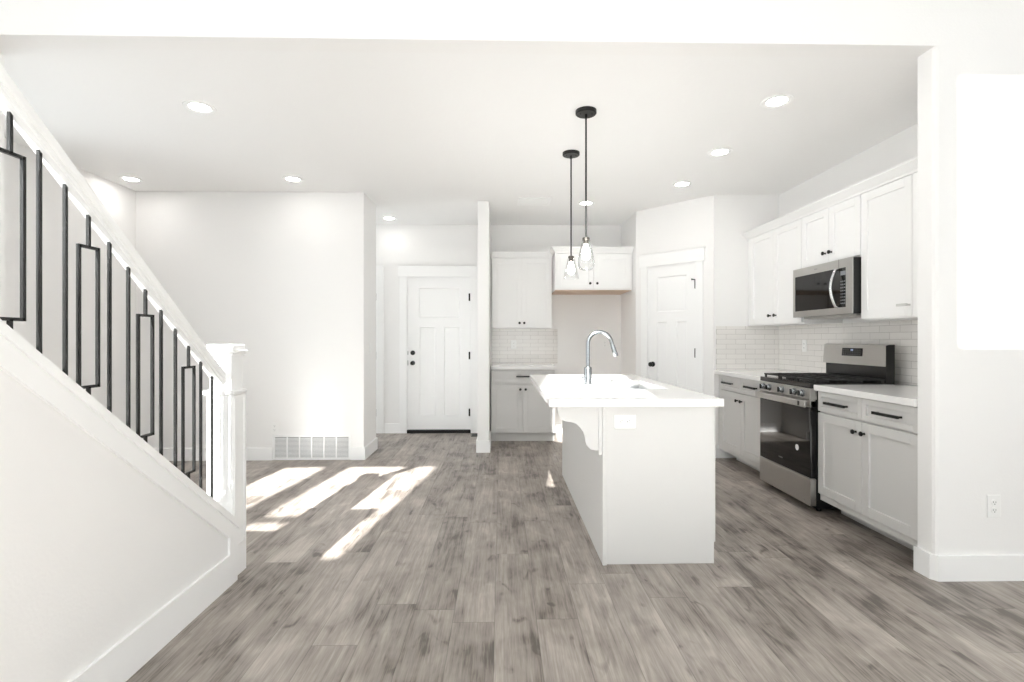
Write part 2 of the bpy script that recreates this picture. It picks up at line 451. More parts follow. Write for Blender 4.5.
def round_knob(x, z, y=0.0, r=0.027):
    """door knob pointing to -y"""
    return MB().lathe([(0, 0.0), (0.030, 0.0), (0.030, -0.006), (0.012, -0.010), (0.010, -0.030), (r*0.8, -0.036),
                       (r, -0.046), (r*0.95, -0.056), (r*0.6, -0.063), (0, -0.064)], (x, y, z), 20, 'y')
def hinge(x, z): return MB().box(x-0.014, x+0.006, -0.006, 0.002, z-0.048, z+0.048, 0.001).cyl((x, -0.009, z-0.050), (x, -0.009, z+0.050), 0.0085, 10)
def casing(name, x0, x1, ztop, wd, lp, lr, hz, lo, ro, label, loc, rotz):
    mb = MB()
    for a, b in ((x0-wd, x0), (x1, x1+wd)):
        mb.box(a, b, -0.018, 0, 0, ztop, 0.002)
    mb.box(x0-wd-lo, x1+wd+ro, -0.024, 0, ztop, ztop+hz, 0.002)
    mb.box(x0-wd-lo-0.004, x1+wd+ro+0.004, -0.030, 0, ztop+hz-0.008, ztop+hz, 0.002)
    # jamb faces
    mb.box(x0-0.002, x0+0.008, 0, 0.10, 0, ztop); mb.box(x1-0.008, x1+0.002, 0, 0.10, 0, ztop); mb.box(x0, x1, 0, 0.10, ztop-0.008, ztop+0.002)
    return struct(name, mb, TRIM, label, 'door trim', None, loc, rotz)
# entry door
def rel(l): return [(a-DX0, b-DX0, c, d) for a, b, c, d in l]
d1 = thing('door_1', 'white three panel entry door with black knob and deadbolt', 'door', (DX0, DB+0.012, 0)); d1['kind'] = 'structure'
obj('door_panel', door_slab(DX1-DX0, 0.045, DH+0.002, rel([(-1.09, -0.555, 1.516, 1.912), (-1.08, -0.873, 0.228, 1.396), (-0.757, -0.549, 0.228, 1.396)])), TRIM, d1)
obj('door_knob', round_knob(0.065, 0.922), BLACK, d1)
obj('deadbolt', MB().lathe([(0, 0), (0.031, 0), (0.031, -0.012), (0.026, -0.018), (0.012, -0.02), (0.012, -0.034), (0, -0.035)], (0.065, 0, 1.056), 20, 'y'), BLACK, d1)
for z in (1.79, 1.02, 0.27): obj('hinge', hinge(DX1-DX0-0.006, z), BLACK, d1)
obj('latch_plate', MB().box(-0.004, 0.004, -0.004, 0.002, 0.89, 0.955).box(-0.004, 0.004, -0.004, 0.002, 1.03, 1.08), BLACK, d1)
struct('door_threshold', MB().box(DX0-0.008, DX1+0.008, DB-0.02, DB+0.10, 0, 0.043, 0.003), BLACKM, 'black threshold under the entry door', 'threshold')
casing('trim_1', DX0-0.01, DX1+0.01, DH+0.01, 0.095, 0, 0, 0.145, 0.02, 0.02, 'white flat casing and header around the entry door', (0, DB, 0), 0)
# hall door, only its right casing shows
d2 = thing('door_2', 'white hall door almost hidden left of the entry door', 'door', (-2.445, DB+0.012, 0)); d2['kind'] = 'structure'
obj('door_panel', door_slab(0.80, 0.012, DH-0.004, [(0.12, 0.68, 1.516, 1.912), (0.12, 0.33, 0.228, 1.396), (0.47, 0.68, 0.228, 1.396)]), TRIM, d2)
for z in (1.79, 1.02, 0.27): obj('hinge', hinge(0.796, z), BLACK, d2)
casing('trim_2', -2.45, -1.64, DH+0.01, 0.095, 0, 0, 0.145, 0.02, 0.0, 'white flat casing of the hall door left of the entry', (0, DB, 0), 0)
# pantry door
d3 = thing('door_3', 'white three panel pantry door with a black knob in the angled corner', 'door', (A[0]+cos(AA)*0.164 - sin(AA)*0.010, A[1]+sin(AA)*0.164 + cos(AA)*0.010, 0), AA); d3['kind'] = 'structure'
obj('door_panel', door_slab(0.577, 0.012, 2.058, [(0.107, 0.468, 1.545, 1.940), (0.107, 0.231, 0.228, 1.43), (0.347, 0.468, 0.228, 1.43)]), TRIM, d3)
obj('door_knob', round_knob(0.052, 0.949), BLACK, d3)
obj('latch_plate', MB().box(-0.003, 0.003, -0.004, 0.002, 0.92, 0.98), BLACK, d3)
for z in (1.83, 1.088, 0.30): obj('hinge', hinge(0.573, z), BLACK, d3)
obj('door_stop', MB().cyl((0.573, -0.012, 1.875), (0.543, -0.03, 1.880), 0.006, 8).cyl((0.543, -0.03, 1.880), (0.538, -0.02, 1.880), 0.009, 8), BLACK, d3)
casing('trim_3', 0.160, 0.745, 2.066, 0.082, 0, 0, 0.146, 0.022, 0.022, 'white flat casing and header around the pantry door', (A[0], A[1], 0), AA)

# ------------------------------------------------------------------ stairs
CT = lambda y: 1.293 - 0.787*(y-1.407)      # top of the sloping cap
YE, YS = 0.425, 2.662
hw = MB().prism([(YS, 0), (YS, CT(YS)-0.036), (YE, CT(YE)-0.036), (YE, 0)], 'x', -1.53, -1.37)
struct('wall_stair_low', hw, WALL, 'white sloping half wall on the near side of the stairs', 'wall')
cp = MB().prism([(YS+0.014, CT(YS+0.014)), (YS+0.014, CT(YS+0.014)-0.036), (YE, CT(YE)-0.036), (YE, CT(YE))], 'x', -1.55, -1.35)
struct('trim_4', cp, TRIM, 'white sloping cap board on top of the stair half wall', 'trim')
tr = MB()
XF, XT = -1.37, -1.357
tr.prism([(YS, CT(YS)-0.037), (YS, 0.0), (2.591, 0.0), (2.591, CT(2.591)-0.037)], 'x', XF, XT)
tr.prism([(2.5911, CT(2.591)-0.037), (2.5911, CT(2.591)-0.120), (YE, CT(YE)-0.120), (YE, CT(YE)-0.037)], 'x', XF, XT-0.0002)
tr.prism([(2.5912, 0.155), (2.5912, 0.0), (YE, 0.0), (YE, 0.155)], 'x', XF, XT-0.0001)
struct('trim_5', tr, TRIM, 'white flat trim boards framing the panel of the stair half wall', 'trim')
st = MB()
for i in range(9):
    y1 = 2.55-0.243*i
    st.box(-2.638, -1.532, y1-0.243, y1, 0, 0.187*(i+1)-0.03)
    st.box(-2.638, -1.532, y1-0.243, y1+0.02, 0.187*(i+1)-0.03, 0.187*(i+1), 0.004)
struct('staircase', st, TRIM, 'white closed staircase rising towards the viewer behind the half wall', 'stairs')
rail = thing('stair_railing', 'white sloping handrail with black metal balusters on the stair half wall', 'railing', (-1.455, 2.72, 0))
RX, RYO = -1.455, 2.72
def rp(mb):
    bmesh.ops.translate(mb.bm, verts=mb.bm.verts, vec=(-RX, -RYO, 0)); return mb
RT = lambda y: 2.030 - 0.811*(y-1.485)
hr = MB()
prof = [(-1.476, 0.0), (-1.434, 0.0), (-1.425, 0.006), (-1.423, 0.012), (-1.423, 0.040), (-1.428, 0.048), (-1.424, 0.056), (-1.433, 0.059), (-1.435, 0.068),
        (-1.475, 0.068), (-1.477, 0.059), (-1.486, 0.056), (-1.482, 0.048), (-1.487, 0.040), (-1.487, 0.012), (-1.485, 0.006)]
ra = [hr.bm.verts.new((x, 2.672, RT(2.672)-d)) for x, d in prof]; rb = [hr.bm.verts.new((x, YE, RT(YE)-d)) for x, d in prof]
hf = [hr.bm.faces.new(ra), hr.bm.faces.new(rb[::-1])] + [hr.bm.faces.new((ra[k], ra[(k+1) % 16], rb[(k+1) % 16], rb[k])) for k in range(16)]
bmesh.ops.recalc_face_normals(hr.bm, faces=hf)
obj('handrail', rp(hr), TRIM, rail)
hb = 0.0052
XB = -1.46
for k in range(-4, 12):
    y = 1.551 + 0.0965*k
    mb = MB(); top = RT(y)-0.064; bot = CT(y)-0.004
    if k % 3 == 0:
        bt = 1.795-0.787*(y-1.551); bb = bt-0.503
        mb.box(XB-hb, XB+hb, y-hb, y+hb, bt-0.004, top); mb.box(XB-hb, XB+hb, y-hb, y+hb, bot, bb+0.004)
        for s in (-1, 1): mb.box(XB-hb, XB+hb, y+s*0.042-hb, y+s*0.042+hb, bb, bt)
        for z in (bt-hb, bb+hb): mb.box(XB-hb, XB+hb, y-0.042, y+0.042, z-hb, z+hb)
    else:
        mb.box(XB-hb, XB+hb, y-hb, y+hb, bot, top)
    obj('baluster', rp(mb), BLACK, rail)
nw = MB()
nw.box(-1.525, -1.385, 2.6765, 2.805, 0, 0.946, 0.004)
nw.box(-1.51, -1.395, 2.680, 2.79, 0.94, 1.16, 0.002)
nw.box(-1.540, -1.377, 2.664, 2.805, 0.948, 0.972, 0.008, 3)
nw.box(-1.528, -1.382, 2.664, 2.798, 1.152, 1.166, 0.004, 2)
nw.box(-1.540, -1.372, 2.655, 2.805, 1.166, 1.180, 0.004, 2)
nw.box(-1.522, -1.385, 2.668, 2.802, 1.178, 1.210, 0.008, 3)
for (a, b) in ((-1.520, -1.500), (-1.412, -1.392)):
    nw.box(a, b, 2.672, 2.678, 0.32, 0.93)
nw.box(-1.386, -1.381, 2.684, 2.704, 0.15, 0.93); nw.box(-1.386, -1.381, 2.780, 2.80, 0.15, 0.93); nw.box(-1.386, -1.381, 2.684, 2.80, 0.0, 0.16)
obj('newel_post', rp(nw), TRIM, rail)

# ------------------------------------------------------------------ cabinets
def shaker(x0, x1, z0, z1, rail_w=0.058, T=0.019, rec=0.012):
    mb = MB(); b = 0.0012
    mb.box(x0, x0+rail_w, 0, T, z0, z1, b); mb.box(x1-rail_w, x1, 0, T, z0, z1, b)
    mb.box(x0+rail_w, x1-rail_w, 0, T, z0, z0+rail_w, b); mb.box(x0+rail_w, x1-rail_w, 0, T, z1-rail_w, z1, b)
    mb.box(x0+rail_w-0.004, x1-rail_w+0.004, rec, T, z0+rail_w-0.004, z1-rail_w+0.004)
    return mb
def drawer_front(x0, x1, z0, z1): return shaker(x0, x1, z0, z1, 0.036)
def cab_knob(x, z):
    return MB().lathe([(0, 0.001), (0.008, 0.001), (0.006, -0.006), (0.006, -0.014), (0.013, -0.018), (0.0155, -0.023), (0.014, -0.028), (0, -0.030)], (x, 0, z), 16, 'y')
def bar_pull(x0, x1, z):
    mb = MB()
    for x in (x0+0.012, x1-0.012): mb.box(x-0.006, x+0.006, -0.024, 0.001, z-0.006, z+0.006, 0.001)
    mb.box(x0, x1, -0.036, -0.022, z-0.0085, z+0.0085, 0.002, 2)
    return mb
G = 0.0022
def cabinet(name, label, cat, loc, rotz, w, z0, z1, depth, doors, drawers=(), toe=0.0, toe_in=0.16, crown=None, paint=None, fill=(0, 0), bottom=None, side_crown=(1, 1)):
    """x 0..w; doors: (x0,x1,z0,z1,(knob x,z) or None); drawers: (x0,x1,z0,z1,(pull x0,x1,z))"""
    t = thing(name, label, cat, loc, rotz)
    mb = MB()
    zb = z0
    mb.box(-fill[0], w+fill[1], 0.021, depth, zb, z1)
    if toe > 0: mb.box(0, w, toe_in, depth, 0, zb)
    obj('carcass', mb, paint, t)
    for x0, x1, a, b, kn in doors:
        d = obj('door', shaker(x0+G, x1-G, a, b), paint, t)
        if kn is not None:
            if len(kn) == 2: obj('knob', cab_knob(*kn), BLACKM, d)
            else:
                h = obj('glare_bar', bar_pull(*kn), KNOB_GLARE, d); h['label'] = 'two knobs in glare drawn as a pale grey bar'  # stands in for two glaring knobs, the highlight is in its colour
    for x0, x1, a, b, pu in drawers:
        d = obj('drawer', drawer_front(x0+G, x1-G, a, b), paint, t)
        obj('drawer_pull', bar_pull(*pu), BLACKM, d)
    if crown:
        c0, c1 = crown; cr = MB(); oh = 0.045
        def layer(o, a, b): cr.box(-fill[0]-(o if side_crown[0] else 0), w+fill[1]+(o if side_crown[1] else 0), 0.0-o, depth, a, b, 0.0015)
        layer(0.0, c0, c0+0.02); 
        n = 6
        for i in range(n):
            f0, f1 = i/n, (i+1)/n
            cr.box(-fill[0]-(oh*0.85*f1 if side_crown[0] else 0), w+fill[1]+(oh*0.85*f1 if side_crown[1] else 0), -oh*0.85*f1, depth, c0+0.02+(c1-c0-0.035)*f0, c0+0.02+(c1-c0-0.035)*f1+0.0005)
        layer(oh, c1-0.016, c1)
        obj('crown_moulding', cr, paint, t)
    if bottom:
        obj('underside', MB().box(0.01, w-0.01, 0.03, depth-0.002, z0-0.006, z0), bottom, t)['label'] = 'bare wood underside'
    return t
# back wall, left of the fridge alcove
W1 = 0.765
cabinet('base_cabinet', 'light grey base cabinet on the back wall with one wide drawer over two doors', 'cabinet',
        (-0.125, 6.14, 0), 0, W1, 0.105, 0.870, DB-6.14, [(0.008, 0.382, 0.112, 0.686, (0.350, 0.634)), (0.382, 0.757, 0.112, 0.686, (0.414, 0.634))],
        [(0.008, 0.757, 0.712, 0.850, (0.300, 0.466, 0.789))], 0.1, 0.075, paint=LOWER)
cabinet('wall_cabinet', 'white two door wall cabinet above the small back counter', 'cabinet',
        (-0.125, 6.43, 0), 0, W1-0.005, 1.372, 2.262, DB-6.43, [(0.012, 0.381, 1.38, 2.25, (0.352, 1.439)), (0.381, 0.750, 1.38, 2.25, (0.410, 1.439))],
        crown=(2.258, 2.336), paint=UPPER, side_crown=(0, 0))
cabinet('wall_cabinet', 'short white wall cabinet over the empty fridge alcove', 'cabinet',
        (0.645, 6.15, 0), 0, 0.940, 1.832, 2.275, DB-6.15, [(0.018, 0.464, 1.842, 2.262, (0.421, 1.907)), (0.464, 0.917, 1.842, 2.262, (0.506, 1.907))],
        crown=(2.268, 2.345), paint=UPPER, bottom=WOOD, side_crown=(1, 0))
# right wall
RR = -pi/2
XW = 2.90
def rw(y0): return y0
YC, YL, YR, YN = 5.205, 4.312, 3.586, 2.702
cabinet('base_cabinet', 'light grey base cabinet between the far corner and the range', 'cabinet',
        (2.24, YC, 0), RR, YC-YL, 0.10, 0.872, XW-2.24, [(0.0, 0.451, 0.150, 0.723, (0.395, 0.653)), (0.451, 0.889, 0.150, 0.723, (0.480, 0.653))],
        [(0.0, 0.451, 0.736, 0.868, (0.100, 0.300, 0.803)), (0.451, 0.889, 0.736, 0.868, (0.570, 0.770, 0.803))], 0.1, 0.17, paint=LOWER, fill=(0.075, 0))
cabinet('base_cabinet', 'light grey base cabinet between the range and the white wall corner', 'cabinet',
        (2.24, YR, 0), RR, YR-YN, 0.10, 0.872, XW-2.24, [(0.004, 0.446, 0.150, 0.720, (0.395, 0.652)), (0.446, 0.884, 0.150, 0.720, (0.470, 0.652))],
        [(0.004, 0.446, 0.732, 0.868, (0.115, 0.325, 0.799)), (0.446, 0.884, 0.732, 0.868, (0.575, 0.775, 0.799))], 0.1, 0.17, paint=LOWER)
UX = 2.55
cabinet('wall_cabinet', 'tall white two door wall cabinet left of the microwave', 'cabinet',
        (UX, 5.205, 0), RR, 5.205-4.30, 1.372, 2.275, XW-UX, [(0.003, 0.460, 1.380, 2.262, (0.400, 1.459)), (0.460, 0.903, 1.380, 2.262, (0.500, 1.459))],
        crown=(2.266, 2.338), paint=UPPER, fill=(0.080, 0), side_crown=(0, 0))
cabinet('wall_cabinet', 'short white two door wall cabinet right above the microwave', 'cabinet',
        (UX, 4.30, 0), RR, 4.30-3.585, 1.828, 2.275, XW-UX, [(0.002, 0.360, 1.836, 2.262, (0.320, 1.911)), (0.360, 0.713, 1.836, 2.262, (0.395, 1.911))],
        crown=(2.266, 2.338), paint=UPPER, side_crown=(0, 0))
cabinet('wall_cabinet', 'tall white wall cabinet right of the microwave with two knobs in glare drawn as a pale bar', 'cabinet',
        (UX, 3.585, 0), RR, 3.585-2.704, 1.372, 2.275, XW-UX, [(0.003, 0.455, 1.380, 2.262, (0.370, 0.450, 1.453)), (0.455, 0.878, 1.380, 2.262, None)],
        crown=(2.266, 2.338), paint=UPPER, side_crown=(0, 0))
# counters
def counter(name, label, x0, x1, y0, y1, z0=0.874, z1=0.914):
    return tag(obj(name, MB().box(x0, x1, y0, y1, z0, z1, 0.003, 2), QUARTZ), label, 'countertop')
counter('countertop', 'short white quartz countertop against the back wall', -0.123, 0.652, 6.115, DB-0.002)
counter('countertop', 'white quartz countertop in the far corner left of the range', 2.213, XW-0.011, YL-0.003, 5.282)
counter('countertop', 'white quartz countertop right of the range beside the wall corner', 2.213, XW-0.011, 2.703, YR+0.002)
# backsplash
tag(obj('tile_backsplash', MB().box(0, 0.865, -0.008, 0, 0.915, 1.371), TILE, None, (-0.125, DB, 0), 0), 'white subway tile backsplash on the back wall under the two door cabinet', 'tiles')
b1 = MB(); b1.box(0, 5.281-2.704, -0.008, 0, 0.915, 1.371)
tag(obj('tile_backsplash', b1, TILE, None, (XW, 5.281, 0), RR), 'long white subway tile backsplash behind the range', 'tiles')
tag(obj('tile_backsplash', MB().box(0, XW-0.009-2.236, -0.008, 0, 0.915, 1.371), TILE, None, (2.236, 5.29, 0), 0), 'short white subway tile backsplash on the far end wall', 'tiles')

# ------------------------------------------------------------------ microwave (local: x along the wall to the right, y into the wall)
mw = thing('microwave', 'stainless over the range microwave with a black glass door', 'microwave', (2.492, 4.325, 1.42), RR)
MW = 0.738
obj('body', MB().box(0.001, MW-0.001, 0.008, XW-2.492-0.002, 0.002, 0.402, 0.001), BLACKM, mw)
fr = MB()
fr.box(0, MW, -0.001, 0.008, 0.340, 0.404, 0.001); fr.box(0, MW, -0.001, 0.008, 0.0, 0.050, 0.001)
fr.box(0, 0.028, -0.001, 0.008, 0.05, 0.34); fr.box(0.670, MW, -0.001, 0.008, 0.05, 0.34)
obj('front_frame', fr, STEEL, mw)
obj('door_glass', MB().box(0.028, 0.595, 0.003, 0.0085, 0.05, 0.34), GLASSB, mw)
cpn = obj('control_panel', MB().box(0.597, 0.670, 0.002, 0.0085, 0.05, 0.34), GLASSB, mw)
BTN = mat('button_grey', (0.25, 0.26, 0.28), 0.4)
for i in range(8):
    for j in range(3): obj('button', MB().box(0.61+j*0.02, 0.620+j*0.02, 0.0005, 0.0022, 0.075+i*0.023, 0.083+i*0.023), BTN, cpn)
obj('display', MB().box(0.608, 0.664, 0.0005, 0.0022, 0.285, 0.315), BTN, cpn)
hp = [(0.582 - 0.0*0, -0.0, 0.335), (0.582, -0.020, 0.318)]
hpts = [(0.580, 0.004, 0.336)] + [(0.580-0.0, -0.012-0.042*sin(pi*(i+0.5)/13), 0.330-0.270*(i/12)) for i in range(13)] + [(0.580, 0.004, 0.055)]
hm = MB(); hm.tube(hpts, 0.011, 10)
obj('handle', hm, STEELV, mw)
obj('seam', MB().box(0.592, 0.595, -0.0016, 0.002, 0.340, 0.404), BLACKM, mw)
obj('badge', MB().box(0.300, 0.312, -0.0018, 0.001, 0.366, 0.378, 0.0003).box(0.316, 0.336, -0.0018, 0.001, 0.368, 0.375), mat('badge_grey', (0.3, 0.3, 0.3), 0.3, 0.8), mw)
vt = MB(); vt.box(0.05, MW-0.05, 0.06, 0.36, -0.014, 0.004, 0.004)
for i in range(10): vt.box(0.08+i*0.06, 0.12+i*0.06, 0.08, 0.30, -0.017, -0.013)
obj('vent_grille', vt, STEEL, mw)

# ------------------------------------------------------------------ gas range
rg = thing('gas_range', 'stainless freestanding gas range with a black glass oven door', 'stove', (2.190, 4.302, 0), RR)
GW = 0.712; GD = 2.806-2.195
obj('body', MB().box(0.003, GW-0.003, 0.045, GD-0.02, 0.030, 0.905, 0.002), BLACKM, rg)
obj('drawer', MB().box(0.0, GW, 0.0, 0.045, 0.050, 0.243, 0.003), STEEL, rg)
dr = obj('oven_door', MB().box(0.0, GW, 0.004, 0.045, 0.247, 0.800, 0.004, 2), GLASSB, rg)
obj('door_trim', MB().box(0.0, GW, 0.001, 0.040, 0.752, 0.803, 0.002), STEEL, dr)
obj('handle', MB().box(0.004, GW-0.004, -0.042, -0.022, 0.750, 0.800, 0.008, 3).box(0.02, 0.05, -0.024, 0.003, 0.758, 0.792).box(GW-0.085, GW-0.055, -0.024, 0.003, 0.758, 0.792), STEEL, dr)
obj('handle_bracket', MB().box(GW-0.085, GW-0.060, -0.0435, -0.040, 0.758, 0.792, 0.001), BLACKM, dr)
obj('sticker', MB().lathe([(0, -0.0), (0.022, -0.0), (0.022, -0.001), (0, -0.001)], (0.545, 0.0035, 0.435), 20, 'y'), STICK, dr)
bd = MB().lathe([(0, 0), (0.007, 0), (0.007, -0.001), (0, -0.001)], (0.300, 0.0035, 0.312), 16, 'y'); bd.box(0.308, 0.352, 0.0025, 0.0036, 0.306, 0.318)
obj('badge', bd, CHROME, dr)
obj('control_strip', MB().box(0.0, GW, 0.0, 0.05, 0.806, 0.884, 0.003), STEEL, rg)
for x in (0.075, 0.165, 0.350, 0.520, 0.620):
    kb = MB().lathe([(0, 0.001), (0.029, 0.001), (0.029, -0.004), (0.022, -0.006), (0.0215, -0.026), (0.019, -0.029), (0, -0.029)], (x, 0, 0.846), 20, 'y')
    k = obj('burner_knob', kb, CHROME, rg)
    obj('knob_grip', MB().box(x-0.005, x+0.005, -0.038, -0.029, 0.826, 0.866, 0.002), BLACKM, k)
ct = MB(); ct.box(0.0, GW, 0.004, GD-0.03, 0.886, 0.922, 0.006, 2)
obj('cooktop', ct, mat('black_enamel', (0.01, 0.01, 0.01), 0.12, spec=0.7), rg)
for bx, by in ((0.17, 0.18), (0.17, 0.43), (0.365, 0.305), (0.56, 0.18), (0.56, 0.43)):
    bb = MB().lathe([(0, 0.922), (0.045, 0.922), (0.045, 0.930), (0.033, 0.932), (0.033, 0.938), (0.0, 0.939)], (bx, by, 0), 20)
    obj('burner', bb, CAST, rg)
for g0, g1 in ((0.02, 0.247), (0.252, 0.477), (0.482, 0.708)):
    gm = MB(); za, zb = 0.940, 0.952; y0, y1 = 0.035, GD-0.075; gx = (g0+g1)/2
    for y in (y0, y1, (y0+y1)/2): gm.box(g0, g1, y-0.006, y+0.006, za, zb, 0.002)
    for x in (g0+0.006, g1-0.006): gm.box(x-0.006, x+0.006, y0, y1, za, zb, 0.002)
    for q in (0.25, 0.75):
        y = y0+(y1-y0)*q
        gm.box(g0, g1, y-0.005, y+0.005, za, zb+0.002, 0.002); gm.box(gx-0.005, gx+0.005, y-0.10, y+0.10, za, zb+0.002, 0.002)
    for x in (g0+0.008, g1-0.008):
        for y in (y0+0.005, y1-0.005): gm.box(x-0.007, x+0.007, y-0.007, y+0.007, 0.921, za)
    obj('grate', gm, CAST, rg)
bgd = MB().prism([(2.74-2.195, 1.040), (2.74-2.195+0.012, 1.193), (2.74-2.195+0.03, 1.199), (GD, 1.199), (GD, 1.040)], 'x', 0.0, GW-0.0045)
bk = obj('backguard', bgd, STEEL, rg)
obj('backguard_end', MB().prism([(2.74-2.195+0.004, 0.90), (2.74-2.195+0.004, 1.190), (2.74-2.195+0.025, 1.196), (GD, 1.196), (GD, 0.90)], 'x', GW-0.004, GW+0.0), BLACKM, rg)
obj('backguard_base', MB().box(0.01, GW-0.004, 2.74-2.195+0.02, GD, 0.905, 1.040), mat('black_enamel_panel', (0.012, 0.012, 0.012), 0.2), rg)
y_b = 2.74-2.195
dp = obj('display', MB().prism([(y_b+0.003, 1.106), (y_b+0.0085, 1.167), (y_b+0.012, 1.167), (y_b+0.012, 1.106)], 'x', 0.235, 0.468), GLASSB, bk)
MG = mat('mark_grey', (0.3, 0.3, 0.3), 0.5)
for i in range(8):
    for j in range(3):
        if 3 <= i <= 4 and j == 2: continue
        obj('button', MB().box(0.252+i*0.0265, 0.259+i*0.0265, y_b+0.0015+0.0015*j, y_b+0.008, 1.116+j*0.017, 1.121+j*0.017), MG, bk)
obj('clock_digits', MB().box(0.337, 0.344, y_b+0.0055, y_b+0.009, 1.146, 1.158).box(0.348, 0.352, y_b+0.0055, y_b+0.009, 1.146, 1.158).box(0.356, 0.363, y_b+0.0055, y_b+0.009, 1.146, 1.158), BLUE, dp)
for x in (0.04, GW-0.06):
    for y in (0.10, GD-0.10): obj('foot', MB().cyl((x, y, 0), (x, y, 0.032), 0.018, 12), BLACKM, rg)

# ------------------------------------------------------------------ island
il = thing('kitchen_island', 'light grey kitchen island with a plain end panel facing the viewer', 'kitchen island', (0.86, 3.73, 0))
def ip(mb):
    bmesh.ops.translate(mb.bm, verts=mb.bm.verts, vec=(-0.86, -3.73, 0)); return mb
ib = MB()
ib.box(0.575, 1.150, 2.82, 3.26, 0.10, 0.872); ib.box(0.575, 1.150, 4.06, 4.65, 0.10, 0.872)
ib.box(0.575, 0.66, 3.26, 4.06, 0.10, 0.872); ib.box(1.13, 1.150, 3.26, 4.06, 0.10, 0.872); ib.box(0.66, 1.13, 3.26, 4.06, 0.10, 0.55)
ib.box(0.575, 1.10, 2.82, 4.65, 0.0, 0.10)
obj('carcass', ip(ib), LOWER, il)
obj('end_panel', ip(MB().box(0.576, 1.172, 2.800, 2.820, 0, 0.872, 0.0015)), LOWER, il)
obj('back_panel', ip(MB().box(0.553, 0.5755, 2.787, 4.657, 0, 0.872, 0.0015)), LOWER, il)
obj('far_panel', ip(MB().box(0.576, 1.172, 4.65, 4.668, 0, 0.872, 0.0015)), LOWER, il)
for i in range(4):
    y0 = 2.825+i*0.455; y1 = y0+0.45
    d = obj('door', ip(MB().box(1.1515, 1.190, y0, y1, 0.110, 0.866, 0.0015)), LOWER, il)
cb_ = [(0.535, 0.870), (0.308, 0.870), (0.308, 0.844), (0.318, 0.810), (0.336, 0.790), (0.362, 0.782), (0.386, 0.780), (0.410, 0.771), (0.432, 0.752),
       (0.449, 0.728), (0.459, 0.700), (0.463, 0.672), (0.472, 0.648), (0.490, 0.630), (0.512, 0.624), (0.535, 0.622)]
cbm = MB().prism(cb_, 'y', 2.815, 2.858)
cbm.box(0.535, 0.553, 2.805, 2.868, 0.600, 0.871, 0.001)
obj('corbel', ip(cbm), LOWER, il)
cbm = MB().prism(cb_, 'y', 4.585, 4.628); cbm.box(0.535, 0.553, 4.575, 4.638, 0.600, 0.871, 0.001)
obj('corbel', ip(cbm), LOWER, il)
# countertop with the sink cut out
it = MB()
TX0, TX1, TY0, TY1 = 0.255, 1.205, 2.745, 4.60+0.06
SX0, SX1, SY0, SY1 = 0.705, 1.085, 3.30, 4.02
bmx = it.bm
def ring(z, xs, ys): return [bmx.verts.new((x, y, z)) for x, y in ((xs[0], ys[0]), (xs[1], ys[0]), (xs[1], ys[1]), (xs[0], ys[1]))]
o1 = ring(0.914, (TX0, TX1), (TY0, TY1)); i1 = ring(0.914, (SX0, SX1), (SY0, SY1))
o0 = ring(0.872, (TX0, TX1), (TY0, TY1)); i0 = ring(0.872, (SX0, SX1), (SY0, SY1))
for k in range(4):
    n = (k+1) % 4
    bmx.faces.new((o1[k], o1[n], i1[n], i1[k])); bmx.faces.new((o0[n], o0[k], i0[k], i0[n]))
    bmx.faces.new((o0[k], o0[n], o1[n], o1[k])); bmx.faces.new((i1[k], i1[n], i0[n], i0[k]))
bmx.edges.ensure_lookup_table()
es = [e for e in bmx.edges if (len(set(e.verts) & set(o1)) == 2) or (set(e.verts) & set(o1) and set(e.verts) & set(o0)) or len(set(e.verts) & set(o0)) == 2]
bmesh.ops.bevel(bmx, geom=es, offset=0.003, segments=2, profile=0.5, affect='EDGES')
tag(obj('island_countertop', it, QUARTZ), 'large white quartz countertop overhanging the island, sunlit around the sink', 'countertop')
sk = thing('sink', 'undermount steel sink set into the island countertop', 'sink', (0.895, 3.66, 0.66))
sm = MB(); t_ = 0.004; zs = 0.871
def sb(*a): sm.box(a[0]-0.895, a[1]-0.895, a[2]-3.66, a[3]-3.66, a[4]-0.66, a[5]-0.66)
sb(SX0-0.02, SX1+0.02, SY0-0.02, SY0-0.002, zs-0.003, zs); sb(SX0-0.02, SX1+0.02, SY1+0.002, SY1+0.02, zs-0.003, zs)
sb(SX0-0.02, SX0, SY0, SY1, zs-0.003, zs); sb(SX1, SX1+0.02, SY0, SY1, zs-0.003, zs)
sb(SX0-t_, SX0, SY0, SY1, 0.66, zs); sb(SX1, SX1+t_, SY0, SY1, 0.66, zs)
sb(SX0-t_, SX1+t_, SY0-t_, SY0, 0.66, zs); sb(SX0-t_, SX1+t_, SY1, SY1+t_, 0.66, zs); sb(SX0-t_, SX1+t_, SY0-t_, SY1+t_, 0.656, 0.66)
obj('basin', sm, mat('pale_satin_steel', (0.62, 0.63, 0.64), 0.3, 0.7), sk)
obj('drain', MB().lathe([(0, 0.006), (0.030, 0.006), (0.042, 0.003), (0.045, 0.0), (0, 0.0)], (0, 0, 0), 20), CHROME, sk)
fc = thing('faucet', 'tall chrome gooseneck pull down faucet beside the sink', 'faucet', (0.622, 3.674, 0.914))
obj('faucet_base', MB().lathe([(0, 0), (0.032, 0), (0.032, 0.004), (0.028, 0.006), (0.028, 0.115), (0.025, 0.122), (0.016, 0.124), (0, 0.124)], (0, 0, 0), 24), CHROME, fc)
R_ = 0.085
pts = [(0, 0, 0.120), (0, 0, 0.20), (0, 0, 0.290)] + [(R_-R_*cos(a), 0, 0.290+R_*sin(a)) for a in [pi*i/16 for i in range(1, 15)]]
ex = pts[-1]
pts.append((ex[0]+0.010, 0, ex[2]-0.03))
obj('spout', MB().tube(pts, 0.0145, 16), CHROME, fc)
